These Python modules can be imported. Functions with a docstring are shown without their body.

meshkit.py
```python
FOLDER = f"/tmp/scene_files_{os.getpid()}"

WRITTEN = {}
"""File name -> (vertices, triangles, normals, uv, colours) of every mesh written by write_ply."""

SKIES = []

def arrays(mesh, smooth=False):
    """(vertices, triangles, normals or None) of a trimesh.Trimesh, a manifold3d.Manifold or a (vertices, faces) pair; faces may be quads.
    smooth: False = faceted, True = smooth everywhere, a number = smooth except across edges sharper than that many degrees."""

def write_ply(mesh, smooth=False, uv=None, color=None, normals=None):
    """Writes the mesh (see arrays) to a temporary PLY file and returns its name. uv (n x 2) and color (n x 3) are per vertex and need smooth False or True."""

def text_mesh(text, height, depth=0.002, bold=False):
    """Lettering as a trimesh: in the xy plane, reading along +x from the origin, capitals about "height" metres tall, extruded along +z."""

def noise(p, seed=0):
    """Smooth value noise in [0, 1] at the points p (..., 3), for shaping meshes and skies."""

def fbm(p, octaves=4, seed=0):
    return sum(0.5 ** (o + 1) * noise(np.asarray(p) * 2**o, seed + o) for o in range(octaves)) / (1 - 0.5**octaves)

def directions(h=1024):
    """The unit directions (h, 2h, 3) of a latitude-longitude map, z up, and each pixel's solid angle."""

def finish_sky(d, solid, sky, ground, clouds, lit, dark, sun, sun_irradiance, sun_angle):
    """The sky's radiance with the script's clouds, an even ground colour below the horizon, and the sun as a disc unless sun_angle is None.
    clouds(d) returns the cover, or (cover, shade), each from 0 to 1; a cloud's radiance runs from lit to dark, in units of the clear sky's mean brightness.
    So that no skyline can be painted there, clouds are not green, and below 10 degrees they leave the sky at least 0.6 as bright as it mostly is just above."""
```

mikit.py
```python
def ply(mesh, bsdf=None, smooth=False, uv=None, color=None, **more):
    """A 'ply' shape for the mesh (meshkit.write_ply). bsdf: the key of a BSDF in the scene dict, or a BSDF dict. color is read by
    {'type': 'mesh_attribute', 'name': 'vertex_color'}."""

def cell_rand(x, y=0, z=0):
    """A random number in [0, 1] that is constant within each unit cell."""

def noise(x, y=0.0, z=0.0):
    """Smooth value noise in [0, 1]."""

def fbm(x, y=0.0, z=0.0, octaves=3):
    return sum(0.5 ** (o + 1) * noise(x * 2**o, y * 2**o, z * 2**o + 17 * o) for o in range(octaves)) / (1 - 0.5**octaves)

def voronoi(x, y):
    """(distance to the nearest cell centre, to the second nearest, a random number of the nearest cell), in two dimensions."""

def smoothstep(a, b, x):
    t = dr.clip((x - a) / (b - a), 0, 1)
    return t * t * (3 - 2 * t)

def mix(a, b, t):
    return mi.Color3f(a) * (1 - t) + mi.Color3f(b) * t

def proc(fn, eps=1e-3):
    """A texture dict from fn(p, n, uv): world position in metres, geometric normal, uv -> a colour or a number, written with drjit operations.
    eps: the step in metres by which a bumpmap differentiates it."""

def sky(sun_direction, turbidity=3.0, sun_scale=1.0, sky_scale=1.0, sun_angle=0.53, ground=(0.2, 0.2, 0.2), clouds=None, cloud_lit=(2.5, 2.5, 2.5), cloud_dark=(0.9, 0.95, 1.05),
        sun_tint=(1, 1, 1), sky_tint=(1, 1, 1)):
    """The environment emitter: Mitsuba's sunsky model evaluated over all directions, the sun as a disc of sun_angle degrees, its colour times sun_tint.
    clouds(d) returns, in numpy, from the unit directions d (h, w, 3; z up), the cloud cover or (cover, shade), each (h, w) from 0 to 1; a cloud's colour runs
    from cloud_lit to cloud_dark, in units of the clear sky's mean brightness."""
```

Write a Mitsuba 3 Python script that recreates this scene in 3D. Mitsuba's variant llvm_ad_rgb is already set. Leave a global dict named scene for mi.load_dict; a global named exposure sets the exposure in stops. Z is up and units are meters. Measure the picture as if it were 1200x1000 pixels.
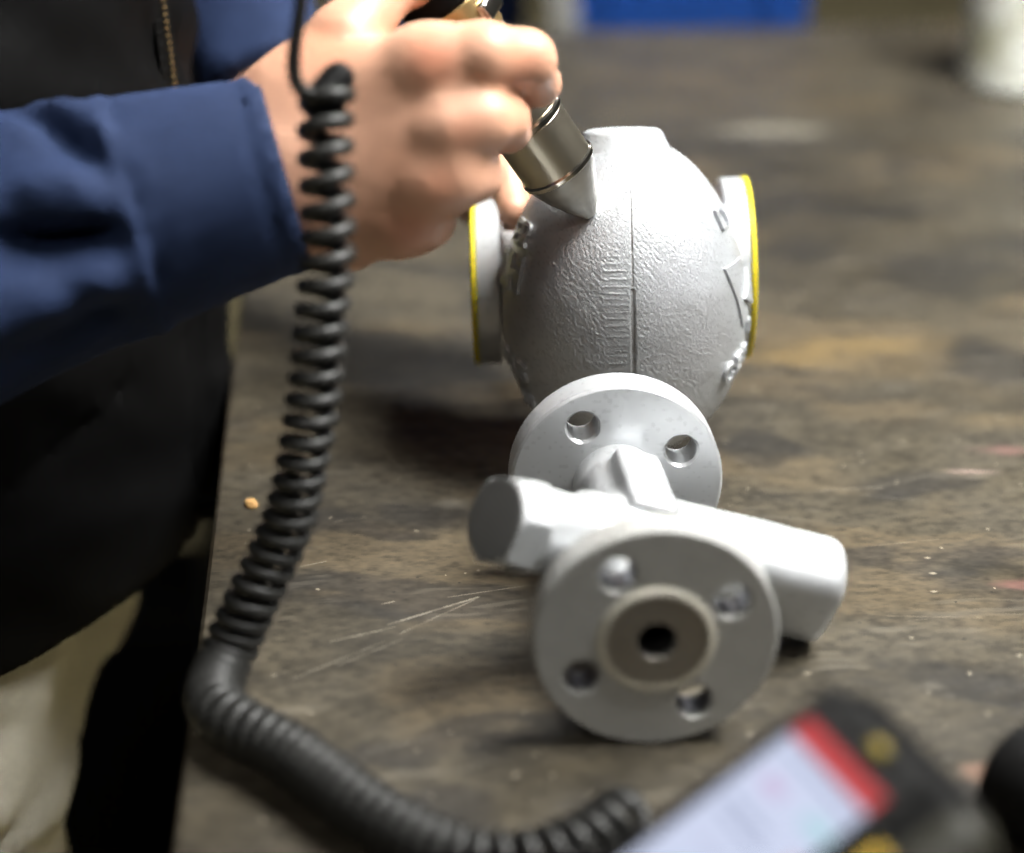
import math
import numpy as np
import trimesh
import manifold3d as m3
import drjit as dr
import mitsuba as mi
import mikit
import meshkit
from mikit import noise, fbm, voronoi, smoothstep, mix, proc

T = mi.ScalarTransform4f
rng = np.random.default_rng(7)
scene, labels = {"type": "scene"}, {}

# ------------------------------------------------------------------ camera, lamps, exposure
CAM_H, PITCH, F_PX = 0.433, math.radians(24.763), 2277.0
CP, SP = math.cos(PITCH), math.sin(PITCH)
scene["camera"] = {
    "type": "thinlens", "fov": 2 * math.degrees(math.atan(600 / F_PX)), "fov_axis": "x",
    "to_world": T().look_at(origin=[0, 0, CAM_H], target=[0, CP, CAM_H - SP], up=[0, 0, 1]),
    "aperture_radius": 0.0130, "focus_distance": 0.885, "near_clip": 0.05, "far_clip": 60.0}
exposure = 0.15
scene["ambient"] = {"type": "constant", "radiance": {"type": "rgb", "value": [0.012, 0.012, 0.0118]}}
# (centre, size x, size y, radiance, tilt about the y axis and about the x axis in degrees)
LAMPS = [((0.80, 0.84, 1.50), 0.75, 0.90, (45.0, 44.8, 43.2), 29, -2),
         ((-0.1, 3.6, 2.2), 1.6, 0.35, (9.5, 9.3, 8.7), 0, 0),  # unseen panel added to give the bench its sheen
         ((-0.5, -0.9, 1.9), 1.5, 0.40, (6.5, 6.3, 5.9), 0, 18)]  # unseen fill panel added for camera-facing surfaces and trousers


# ------------------------------------------------------------------ helpers
def at(px, py, d):
    """The point that lies d metres deep along the camera's axis at a pixel of the 1200 x 1000 photograph."""
    u = (500 - py) / F_PX
    return np.array([d * (px - 600) / F_PX, d * (CP + u * SP), CAM_H + d * (-SP + u * CP)])


def unit(v):
    v = np.asarray(v, float)
    return v / np.linalg.norm(v)


def obj(key, mesh, bsdf, smooth=35, label=None, cat=None, group=None, kind=None, **more):
    scene[key] = mikit.ply(mesh, bsdf, smooth, **more)
    tag(key, label, cat, group, kind)
    return key


def tag(key, label=None, cat=None, group=None, kind=None):
    d = {k: v for k, v in (("label", label), ("category", cat), ("group", group), ("kind", kind)) if v}
    if d:
        labels[key] = d


def tri(m):
    """A Manifold as a Trimesh."""
    a = m.to_mesh()
    return trimesh.Trimesh(a.vert_properties[:, :3], a.tri_verts, process=False)


def cat(*ms):
    return trimesh.util.concatenate([tri(m) if hasattr(m, "to_mesh") else m for m in ms])


def mat4(x, y, z, o):
    m = np.eye(4)
    m[:3, 0], m[:3, 1], m[:3, 2], m[:3, 3] = x, y, z, o
    return m


def axis_frame(o, z, xhint=(1, 0, 0)):
    """A frame at o whose z axis is the given direction."""
    z = unit(z)
    x = unit(np.asarray(xhint, float) - z * np.dot(xhint, z))
    return mat4(x, np.cross(z, x), z, o)


def moved(mesh, m):
    mesh = tri(mesh) if hasattr(mesh, "to_mesh") else mesh.copy()
    mesh.apply_transform(m)
    return mesh


def lathe(profile, n=64):
    """A closed solid of revolution about z from (r, z) pairs, bottom to top."""
    p = [(max(r, 0.0), z) for r, z in profile]
    poly = m3.CrossSection([[(0, p[0][1])] + p + [(0, p[-1][1])]])
    if poly.area() < 0:
        poly = m3.CrossSection([([(0, p[0][1])] + p + [(0, p[-1][1])])[::-1]])
    return poly.revolve(n)


def rbox(sx, sy, sz, r, n=16):
    """A box with rounded edges, centred on the origin."""
    s = m3.Manifold.sphere(r, n)
    a, b, c = sx / 2 - r, sy / 2 - r, sz / 2 - r
    return m3.Manifold.batch_hull([s.translate((i * a, j * b, k * c)) for i in (-1, 1) for j in (-1, 1) for k in (-1, 1)])


def tube(points, radius, sides=10):
    p = np.asarray(points, float)
    t = np.gradient(p, axis=0)
    t /= np.linalg.norm(t, axis=1, keepdims=True) + 1e-12
    n = unit(np.cross(t[0], [0.3, 0.9, 0.2]))
    N = []
    for k in range(len(p)):
        n = unit(n - t[k] * np.dot(n, t[k]))
        N.append(n)
    N = np.array(N)
    B = np.cross(t, N)
    a = np.arange(sides) * 2 * np.pi / sides
    r = np.broadcast_to(radius, (len(p),))[:, None, None]
    v = (p[:, None] + r * (np.cos(a)[None, :, None] * N[:, None] + np.sin(a)[None, :, None] * B[:, None])).reshape(-1, 3)
    i, j = np.meshgrid(np.arange(len(p) - 1), np.arange(sides), indexing="ij")
    q = np.stack([i * sides + j, i * sides + (j + 1) % sides, (i + 1) * sides + (j + 1) % sides, (i + 1) * sides + j], -1).reshape(-1, 4)
    f = np.vstack([q[:, [0, 1, 2]], q[:, [0, 2, 3]]])
    k = np.arange(1, sides - 1)
    last = (len(p) - 1) * sides
    f = np.vstack([f, np.stack([k * 0, k + 1, k], 1), np.stack([k * 0 + last, last + k, last + k + 1], 1)])
    return trimesh.Trimesh(v, f, process=False)


def spline(points, n):
    """A smooth curve through the points, evenly spaced."""
    from scipy.interpolate import CubicSpline
    p = np.asarray(points, float)
    s = np.r_[0, np.cumsum(np.linalg.norm(np.diff(p[:, :3], axis=0), axis=1))]
    c = CubicSpline(s, p)
    fine = c(np.linspace(0, s[-1], 2000))
    l = np.r_[0, np.cumsum(np.linalg.norm(np.diff(fine[:, :3], axis=0), axis=1))]
    u = np.interp(np.linspace(0, l[-1], n), l, np.linspace(0, s[-1], 2000))
    return c(u), l[-1]


def nets(fn, lo, hi, h):
    """Surface nets of fn(points) = 0, negative inside."""
    lo, hi = np.asarray(lo, float), np.asarray(hi, float)
    n = np.ceil((hi - lo) / h).astype(int) + 1
    g = np.stack(np.meshgrid(*[lo[k] + h * np.arange(n[k]) for k in range(3)], indexing="ij"), -1)
    F = fn(g.reshape(-1, 3)).reshape(n)
    ins = F < 0
    cnt = np.zeros(n - 1)
    acc = np.zeros((*(n - 1), 3))
    corner = lambda A, c: A[c[0]:n[0] - 1 + c[0], c[1]:n[1] - 1 + c[1], c[2]:n[2] - 1 + c[2]]
    for ax in range(3):
        for a in (0, 1):
            for b in (0, 1):
                c0 = [0, 0, 0]
                c0[(ax + 1) % 3], c0[(ax + 2) % 3] = a, b
                c1 = list(c0)
                c1[ax] = 1
                f0, f1 = corner(F, c0), corner(F, c1)
                x = (f0 < 0) != (f1 < 0)
                t = np.where(x, f0 / np.where(x, f0 - f1, 1), 0)
                for k in range(3):
                    acc[..., k] += x * (c0[k] + (t if k == ax else 0))
                cnt += x
    has = cnt > 0
    idx = -np.ones(n - 1, int)
    idx[has] = np.arange(has.sum())
    base = np.stack(np.nonzero(has), -1)
    V = lo + h * (base + acc[has] / cnt[has][:, None])
    faces = []
    for ax in range(3):
        b, c = (ax + 1) % 3, (ax + 2) % 3
        sl0, sl1 = [slice(1, -1)] * 3, [slice(1, -1)] * 3
        sl0[ax], sl1[ax] = slice(0, -1), slice(1, None)
        i0, i1 = ins[tuple(sl0)], ins[tuple(sl1)]
        for cond, flip in ((i0 & ~i1, False), (~i0 & i1, True)):
            p = np.stack(np.nonzero(cond), -1)
            p[:, b] += 1
            p[:, c] += 1

            def cell(db, dc):
                q = p.copy()
                q[:, b] += db
                q[:, c] += dc
                return idx[q[:, 0], q[:, 1], q[:, 2]]

            q = np.stack([cell(-1, -1), cell(0, -1), cell(0, 0), cell(-1, 0)], -1)
            faces.append(q[:, ::-1] if flip else q)
    q = np.vstack(faces)
    q = q[(q >= 0).all(1)]
    return trimesh.Trimesh(V, np.vstack([q[:, [0, 1, 2]], q[:, [0, 2, 3]]]), process=False)


def cone(p, a, b, ra, rb):
    """Distance to a round cone between two spheres (approximate, smooth)."""
    a, b = np.asarray(a, float), np.asarray(b, float)
    d = b - a
    t = np.clip((p - a) @ d / (d @ d), 0, 1)
    return np.linalg.norm(p - a - t[:, None] * d, axis=1) - (ra + (rb - ra) * t)


def smin(a, b, k):
    h = np.clip(0.5 + 0.5 * (b - a) / k, 0, 1)
    return b + (a - b) * h - k * h * (1 - h)


def smax(a, b, k):
    return -smin(-a, -b, k)


def bsdf(key, **d):
    scene[key] = {"type": "twosided", "bsdf": d} if d["type"] not in ("dielectric", "thindielectric", "twosided") else d


def rgb(*c):
    return {"type": "rgb", "value": list(c)}


def principled(key, color, rough=0.5, bump=None, bscale=1.0, **more):
    d = {"type": "principled", "base_color": rgb(*color) if isinstance(color, tuple) else color,
         "roughness": rough, **more}
    if bump is not None:
        d = {"type": "bumpmap", "arbitrary": bump, "scale": bscale, "bsdf": d}
    bsdf(key, **d)


# ------------------------------------------------------------------ materials
# world frame of the float trap, needed by its material too
TRAP_O = np.array([0.0555, 0.900, 0.0885])
ra, ta = math.radians(-1.7), math.radians(-3.0)
RY = np.array([[math.cos(ra), 0, math.sin(ra)], [0, 1, 0], [-math.sin(ra), 0, math.cos(ra)]])
RX = np.array([[1, 0, 0], [0, math.cos(ta), -math.sin(ta)], [0, math.sin(ta), math.cos(ta)]])
TRAP = np.eye(4)
TRAP[:3, :3], TRAP[:3, 3] = RY @ RX, TRAP_O


def trap_local(p):
    m = TRAP[:3, :3].T
    q = [p.x - float(TRAP_O[0]), p.y - float(TRAP_O[1]), p.z - float(TRAP_O[2])]
    return [float(m[i, 0]) * q[0] + float(m[i, 1]) * q[1] + float(m[i, 2]) * q[2] for i in range(3)]


def cast_color(p, n, uv):
    x, y, z = trap_local(p)
    v = 0.86 + 0.22 * fbm(p.x * 55, p.y * 55, p.z * 55, 3)
    speck = smoothstep(0.62, 0.84, noise(p.x * 800 + p.y * 330, p.y * 760 - p.z * 300, p.z * 790 + p.x * 310)) * 0.13
    c = mix((0.53, 0.55, 0.57), (0.45, 0.46, 0.47), smoothstep(0.45, 0.7, fbm(p.x * 22 + 3, p.y * 22, p.z * 22, 2))) * (v - speck)
    front = dr.select(y < 0, 1.0, 0.0) * smoothstep(0.064, 0.056, z)
    wide = dr.select(z < 0.022, 1.0, 0.6)
    groove = front * smoothstep(0.0011, 0.0006, dr.abs(x - 0.0012 + 0.0004 * (noise(z * 160) - 0.5)) / wide)
    wear = 0.55 + 0.45 * noise(z * 330, 2.0)
    return mix(c, (0.085, 0.062, 0.045), groove * 0.5 * wear)


def cast_bump(p, n, uv):
    a = noise(p.x * 1280 + p.y * 620, p.y * 1240 - p.z * 710, p.z * 1200 + p.x * 670)
    return a + noise(p.x * 1300 - p.z * 820 + 9, p.y * 1180 + p.x * 760, p.z * 1230 - p.y * 580)


principled("mat_cast_silver", proc(cast_color), 0.42, proc(cast_bump, 2.5e-4), 0.00012, metallic=0.5, specular=0.5)


def fine_paint(p, n, uv):
    v = 0.92 + 0.12 * fbm(p.x * 60, p.y * 60, p.z * 60, 3)
    return mi.Color3f(0.57, 0.585, 0.60) * v * (1 - 0.10 * smoothstep(0.7, 0.85, noise(p.x * 420, p.y * 420, p.z * 420)))


def fine_bump(p, n, uv):
    return noise(p.x * 1400, p.y * 1400, p.z * 1400) + noise(p.x * 400, p.y * 400, p.z * 400)


principled("mat_silver_paint", proc(fine_paint), 0.38, proc(fine_bump, 2.5e-4), 0.00005, metallic=0.5, specular=0.5)


def machined(p, n, uv):
    v = 0.88 + 0.16 * fbm(p.x * 90, p.y * 90, p.z * 90, 3)
    return mi.Color3f(0.44, 0.44, 0.425) * v


principled("mat_machined_steel", proc(machined), 0.48, metallic=0.35)
V_C = np.array([0.05535, 0.6408, 0.0475])
V_YAW, V_ROLL = -0.0651, 0.2824
V_A = np.array([math.sin(V_YAW), math.cos(V_YAW), 0])
_r, _u = unit(np.cross(V_A, [0, 0, 1])), np.array([0, 0, 1.0])
V_R = _r * math.cos(V_ROLL) - _u * math.sin(V_ROLL)
V_U = _u * math.cos(V_ROLL) + _r * math.sin(V_ROLL)


def ring_bump(p, n, uv):
    q = [p.x - float(V_C[0]), p.y - float(V_C[1]), p.z - float(V_C[2])]
    a = q[0] * float(V_A[0]) + q[1] * float(V_A[1])
    r = dr.sqrt(dr.maximum(q[0] * q[0] + q[1] * q[1] + q[2] * q[2] - a * a, 1e-9))
    return dr.sin(r * 2 * math.pi / 0.0008)


principled("mat_bright_steel", (0.66, 0.63, 0.54), 0.4, metallic=0.4)
principled("mat_dark_hole_liner", (0.10, 0.10, 0.115), 0.35, metallic=0.7)
principled("mat_plug_face_shade", (0.20, 0.20, 0.195), 0.45, metallic=0.5)
principled("mat_bore_shade", (0.012, 0.012, 0.011), 0.6, specular=0.2)
principled("mat_turned_steel", (0.32, 0.30, 0.27), 0.42, proc(ring_bump, 1.0e-4), 0.00004, metallic=0.9)
principled("mat_tool_steel", (0.58, 0.52, 0.41), 0.33, metallic=1.0)
principled("mat_tool_ring", (0.72, 0.67, 0.58), 0.18, metallic=1.0)
principled("mat_tip_steel", proc(lambda p, n, uv: mi.Color3f(0.44, 0.43, 0.40) * (0.75 + 0.4 * fbm(p.x * 160, p.y * 160, p.z * 160, 2))), 0.38, metallic=0.92)
principled("mat_brass", (0.52, 0.36, 0.16), 0.36, metallic=0.9)
principled("mat_yellow_plastic", (0.62, 0.50, 0.02), 0.42, specular=0.5)
principled("mat_black_plastic", (0.004, 0.004, 0.004), 0.55, specular=0.05)
principled("mat_black_rubber", (0.006, 0.006, 0.006), 0.55, specular=0.10)
principled("mat_amber_side", (0.26, 0.17, 0.010), 0.5, specular=0.3)
principled("mat_amber_key", (0.20, 0.145, 0.012), 0.5, specular=0.3)
principled("mat_olive_rubber", (0.016, 0.0155, 0.011), 0.55, specular=0.2)
principled("mat_cable", proc(lambda p, n, uv: mi.Color3f(0.013, 0.013, 0.012) * (0.75 + 0.5 * fbm(p.x * 130, p.y * 130, p.z * 130, 2))), 0.45, specular=0.38)
principled("mat_grey_steel", (0.30, 0.30, 0.29), 0.5, metallic=0.3)
principled("mat_dark_steel", (0.05, 0.05, 0.05), 0.5, metallic=0.3)
principled("mat_blue_plastic", (0.004, 0.040, 0.20), 0.45, specular=0.4)
principled("mat_shaded_blue_plastic", (0.008, 0.022, 0.085), 0.5, specular=0.4)
principled("mat_white_plastic", proc(lambda p, n, uv: mix((0.74, 0.76, 0.70), (0.50, 0.50, 0.38), smoothstep(0.45, 0.75, fbm(p.x * 18, p.y * 18, p.z * 26, 3)))), 0.4, specular=0.5)
principled("mat_wood_chip", (0.62, 0.36, 0.13), 0.7)
principled("mat_floor_shade", (0.003, 0.003, 0.003), 1.0, specular=0.05)


def cloth(key, c, weave, rough=0.85, scale=0.00012, var=0.25, sheen=0.3, spec=0.25):
    def col(p, n, uv):
        return mi.Color3f(*c) * (1 - var / 2 + var * fbm(p.x * 40, p.y * 40, p.z * 40, 3)) * (0.9 + 0.2 * noise(p.x * weave, p.y * weave, p.z * weave))

    def bump(p, n, uv):
        return noise(p.x * weave, p.y * weave, p.z * weave * 0.5) + 0.5 * dr.sin(p.z * weave * 3)

    principled(key, proc(col), rough, proc(bump, 2.5e-4), scale, sheen=sheen, specular=spec)


cloth("mat_navy_cloth", (0.011, 0.0215, 0.060), 900)
cloth("mat_black_cloth", (0.0022, 0.0022, 0.0023), 700, 0.7, scale=0.00003, sheen=0.02, spec=0.07)
cloth("mat_black_trim", (0.003, 0.003, 0.003), 700, 0.7, sheen=0.0, spec=0.05)
cloth("mat_beige_cloth", (0.53, 0.50, 0.42), 800)


KN = [(*at(508, 66, 0.772), 0.0105, .75), (*at(545, 152, 0.774), 0.008, .35), (*at(516, 214, 0.782), 0.008, .35), (*at(385, 62, 0.79), 0.013, .6), (*at(612, 66, 0.784), 0.010, .45), (*at(480, 268, 0.795), 0.010, .4)]


def skin(p, n, uv):
    c = mix((0.53, 0.265, 0.165), (0.61, 0.35, 0.24), fbm(p.x * 45, p.y * 45, p.z * 45, 3))
    for x, y, z, r, s in KN:
        d = dr.sqrt((p.x - float(x)) ** 2 + (p.y - float(y)) ** 2 + (p.z - float(z)) ** 2)
        c = mix(c, (0.52, 0.19, 0.11), s * smoothstep(1.6 * r, 0.2 * r, d))
    return c


def skin_bump(p, n, uv):
    return fbm(p.x * 260, p.y * 260, p.z * 260, 2) + 0.4 * noise(p.x * 1100, p.y * 1100, p.z * 1100)


principled("mat_skin", proc(skin), 0.46, proc(skin_bump, 3e-4), 0.00022, specular=0.4, flatness=0.3)
principled("mat_hair", (0.03, 0.02, 0.012), 0.5)


# the worn bench top: oil stains, ochre wear, scratches, paint smears
def seg(a, b, w, s):
    pa, pb = (ground(*q) for q in (a, b))
    return (*pa, *pb, w, s)


def ground(px, py, z=0.0):
    u = (500 - py) / F_PX
    v = np.array([(px - 600) / F_PX, CP + u * SP, -SP + u * CP])
    t = (z - CAM_H) / v[2]
    return (v * t)[:2]


SCRATCH = [seg((388, 752), (462, 735), .0007, .9), (seg((455, 732), (560, 700), .0009, 1.0)), seg((470, 742), (556, 703), .0005, .8), seg((345, 795), (450, 752), .0008, .5),
           seg((448, 708), (462, 705), .0006, 1.0), seg((352, 664), (382, 658), .0005, .9), seg((395, 780), (470, 750), .001, .4), seg((525, 700), (640, 683), .0006, .6),
           seg((962, 574), (1035, 571), .0008, .8), seg((1010, 580), (1090, 588), .0006, .5), seg((1040, 722), (1150, 724), .0008, .4), seg((300, 560), (345, 552), .0005, .4),
           seg((430, 880), (520, 862), .0007, .4), seg((1020, 640), (1100, 632), .0006, .35), seg((480, 500), (560, 488), .0009, .35)]
for _ in range(26):
    x, y, a, l = rng.uniform(-.1, .45), rng.uniform(.55, 1.3), rng.normal(0.15, .5), rng.uniform(.01, .06)
    SCRATCH.append((x, y, x + l * math.cos(a), y + l * math.sin(a), rng.uniform(.0003, .0007), rng.uniform(.15, .45)))
SMEAR = [(*ground(1178, 527), .022, .007, (0.22, 0.11, 0.10), .38), (*ground(1190, 686), .014, .006, (0.24, 0.11, 0.10), .36), (*ground(905, 153), .055, .022, (0.25, 0.23, 0.18), .5),
         (*ground(1140, 553), .014, .003, (0.30, 0.22, 0.20), .5), (*ground(1155, 905), .012, .008, (0.24, 0.13, 0.09), .4), (*ground(930, 420), .045, .018, (0.17, 0.115, 0.045), .55),
         (*ground(1010, 405), .06, .016, (0.17, 0.115, 0.045), .5), (*ground(530, 590), .01, .008, (0.2, 0.18, 0.15), .3)]


def bench_marks(p):
    m = mi.Float(0)
    for x0, y0, x1, y1, w, s in SCRATCH:
        dx, dy = float(x1 - x0), float(y1 - y0)
        t = dr.clip(((p.x - float(x0)) * dx + (p.y - float(y0)) * dy) / (dx * dx + dy * dy), 0, 1)
        d = dr.sqrt((p.x - float(x0) - t * dx) ** 2 + (p.y - float(y0) - t * dy) ** 2)
        m = dr.maximum(m, float(s) * smoothstep(float(w), float(w) * 0.3, d))
    return m * (0.4 + 0.6 * smoothstep(0.30, 0.6, noise(p.x * 240, p.y * 240)))


def bench_color(p, n, uv):
    wx = p.x + 0.03 * fbm(p.x * 12, p.y * 12, 3.0, 3)
    wy = p.y + 0.03 * fbm(p.x * 12, p.y * 12, 8.0, 3)
    big = fbm(wx * 5, wy * 9, 1.0, 4)
    mid = fbm(wx * 22, wy * 48, 2.0, 4)
    fine = fbm(p.x * 190, p.y * 330, 5.0, 3)
    c = mix((0.0225, 0.0190, 0.0132), (0.060, 0.0500, 0.0335), smoothstep(0.22, 0.80, 0.42 * big + 0.40 * mid + 0.18 * fbm(p.x * 90, p.y * 120, 15.0, 3)))
    c = mix(c, (0.108, 0.080, 0.045), 0.45 * smoothstep(0.56, 0.74, fbm(wx * 9 + 4, wy * 22, 6.0, 4)))
    c = mix(c, (0.014, 0.013, 0.012), 0.65 * smoothstep(0.58, 0.72, fbm(wx * 14 + 8, wy * 26, 9.0, 3)))
    c = c * (0.45 + 1.1 * fine)
    streak = fbm(wx * 30 + wy * 9, wy * 300 - wx * 40, 4.0, 2)
    c = mix(c, (0.20, 0.18, 0.145), 0.16 * smoothstep(0.62, 0.80, streak) * smoothstep(0.4, 0.6, mid))
    f1, f2, w = voronoi(p.x * 70 + 2.5 * noise(p.x * 20, p.y * 20), p.y * 70)
    c = mix(c, mix((0.012, 0.011, 0.010), (0.30, 0.26, 0.20), dr.select(w > 0.90, 1.0, 0.0)), 0.7 * smoothstep(0.02 + 0.10 * noise(p.x * 31, p.y * 31, 4.0), 0.0, f1 - 0.02) * dr.select(w > 0.70, 1.0, 0.0))
    for x, y, rx, ry, col, s in SMEAR:
        d = dr.sqrt(((p.x - float(x)) / rx) ** 2 + ((p.y - float(y)) / ry) ** 2)
        c = mix(c, col, s * smoothstep(1.2, 0.2, d + 0.9 * (fbm(p.x * 90, p.y * 160, 7.0, 3) - 0.5)))
    return mix(c, (0.50, 0.45, 0.36), bench_marks(p) * 0.27)


def bench_rough(p, n, uv):
    return 0.34 + 0.30 * fbm(p.x * 26, p.y * 40, 12.0, 3) - 0.05 * noise(p.x * 200, p.y * 260, 2.0)


def bench_bump(p, n, uv):
    return fbm(p.x * 240, p.y * 380, 1.0, 3) + 0.7 * fbm(p.x * 34, p.y * 50, 2.0, 2) * 3


principled("mat_bench", proc(bench_color), proc(bench_rough), proc(bench_bump, 4e-4), 0.00035, specular=0.42)
principled("mat_floor", proc(lambda p, n, uv: mix((0.50, 0.43, 0.25), (0.60, 0.52, 0.31), fbm(p.x * 5, p.y * 5, 0.0, 4))), 0.5, specular=0.4)


# ------------------------------------------------------------------ lamps (ceiling panel; unseen panels added for sheen and fill)
for k, (c, sx, sy, rad, tb, tx) in enumerate(LAMPS):
    key = "ceiling_lamp" + (f"_{k:03d}" if k else "")
    M = T().translate(list(c)).rotate([1, 0, 0], tx).rotate([0, 1, 0], tb)
    box = rbox(sx + .04, sy + .04, .05, .006, 8).translate((0, 0, .027))
    obj(key + "__housing", box, "mat_grey_steel", to_world=M)
    w = trimesh.Trimesh([[-sx / 2, -sy / 2, 0], [sx / 2, -sy / 2, 0], [sx / 2, sy / 2, 0], [-sx / 2, sy / 2, 0]], [[0, 2, 1], [0, 3, 2]], process=False)
    scene[key + "__diffuser"] = mikit.ply(w, None, False, to_world=M, emitter={"type": "area", "radiance": rgb(*rad)})
    tag(key, ["white panel lamp hanging to the right above the workbench", "long panel added beyond the far end of the workbench for sheen", "long fill panel added behind the camera"][k], "ceiling lamp")

# ------------------------------------------------------------------ floor and workbench
fl = trimesh.creation.box((16, 16, 0.02))
fl.apply_translation((0, 4, -0.91))
obj("floor", fl, "mat_floor", False, "yellowish brown workshop floor below and beyond the workbench", kind="structure")
obj("floor_shade_sheet", rbox(0.75, 2.3, 0.014, .005, 8).rotate((0, 0, 9)).translate((-0.46, 1.3, -0.891)), "mat_floor_shade", 30,  # black sheet added to stand in for shade on the floor
    "black sheet added on the floor beside the workbench in place of shade", "shade sheet")
BY = math.radians(4.7)
BENCH = mat4((math.cos(BY), math.sin(BY), 0), (-math.sin(BY), math.cos(BY), 0), (0, 0, 1), (-0.1405, 0.79, 0))
top = trimesh.creation.box((0.86, 1.90, 0.045))
prof = m3.Manifold.batch_hull([m3.Manifold.cube((0.86 - 2 * e, 1.90 - 2 * e, 0.045 - 2 * (0.0018 - e)), True) for e in (0.0, 0.0018)])
tp = moved(prof.translate((0.43, 1.03 - 0.95, -0.0225)), BENCH)
obj("workbench__bench_top", tp, "mat_bench", 20)
tag("workbench", "worn dark brown workbench with oil stains and scratches", "workbench")
for i, (x, y) in enumerate(((0.07, -0.78), (0.79, -0.78), (0.07, 0.94), (0.79, 0.94))):
    obj("workbench__leg" + (f"_{i:03d}" if i else ""), moved(rbox(.06, .06, .852, .004, 8).translate((x, y, -0.473)), BENCH), "mat_dark_steel")
obj("workbench__apron", moved(cat(*[rbox(a, b, .07, .003, 8).translate((x, y, -0.083)) for a, b, x, y in
    ((.03, 1.64, .07, .08), (.03, 1.64, .79, .08), (.66, .03, .43, -.78), (.66, .03, .43, .94))]), BENCH), "mat_dark_steel")

# ------------------------------------------------------------------ float trap (the round cast body)
DA, DB, DCZ = 0.0605, 0.060, 0.080


def dome(t, ph):
    """The cast body's surface in the trap's frame: t from the top pole, ph around, 0 towards the front."""
    u = np.cos(t)
    r = np.sin(t) * (1 - 0.075 * u) * np.sin(t) ** -0.08
    return np.stack([DA * r * np.sin(ph), -DB * r * np.cos(ph), DCZ * u], -1)


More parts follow.
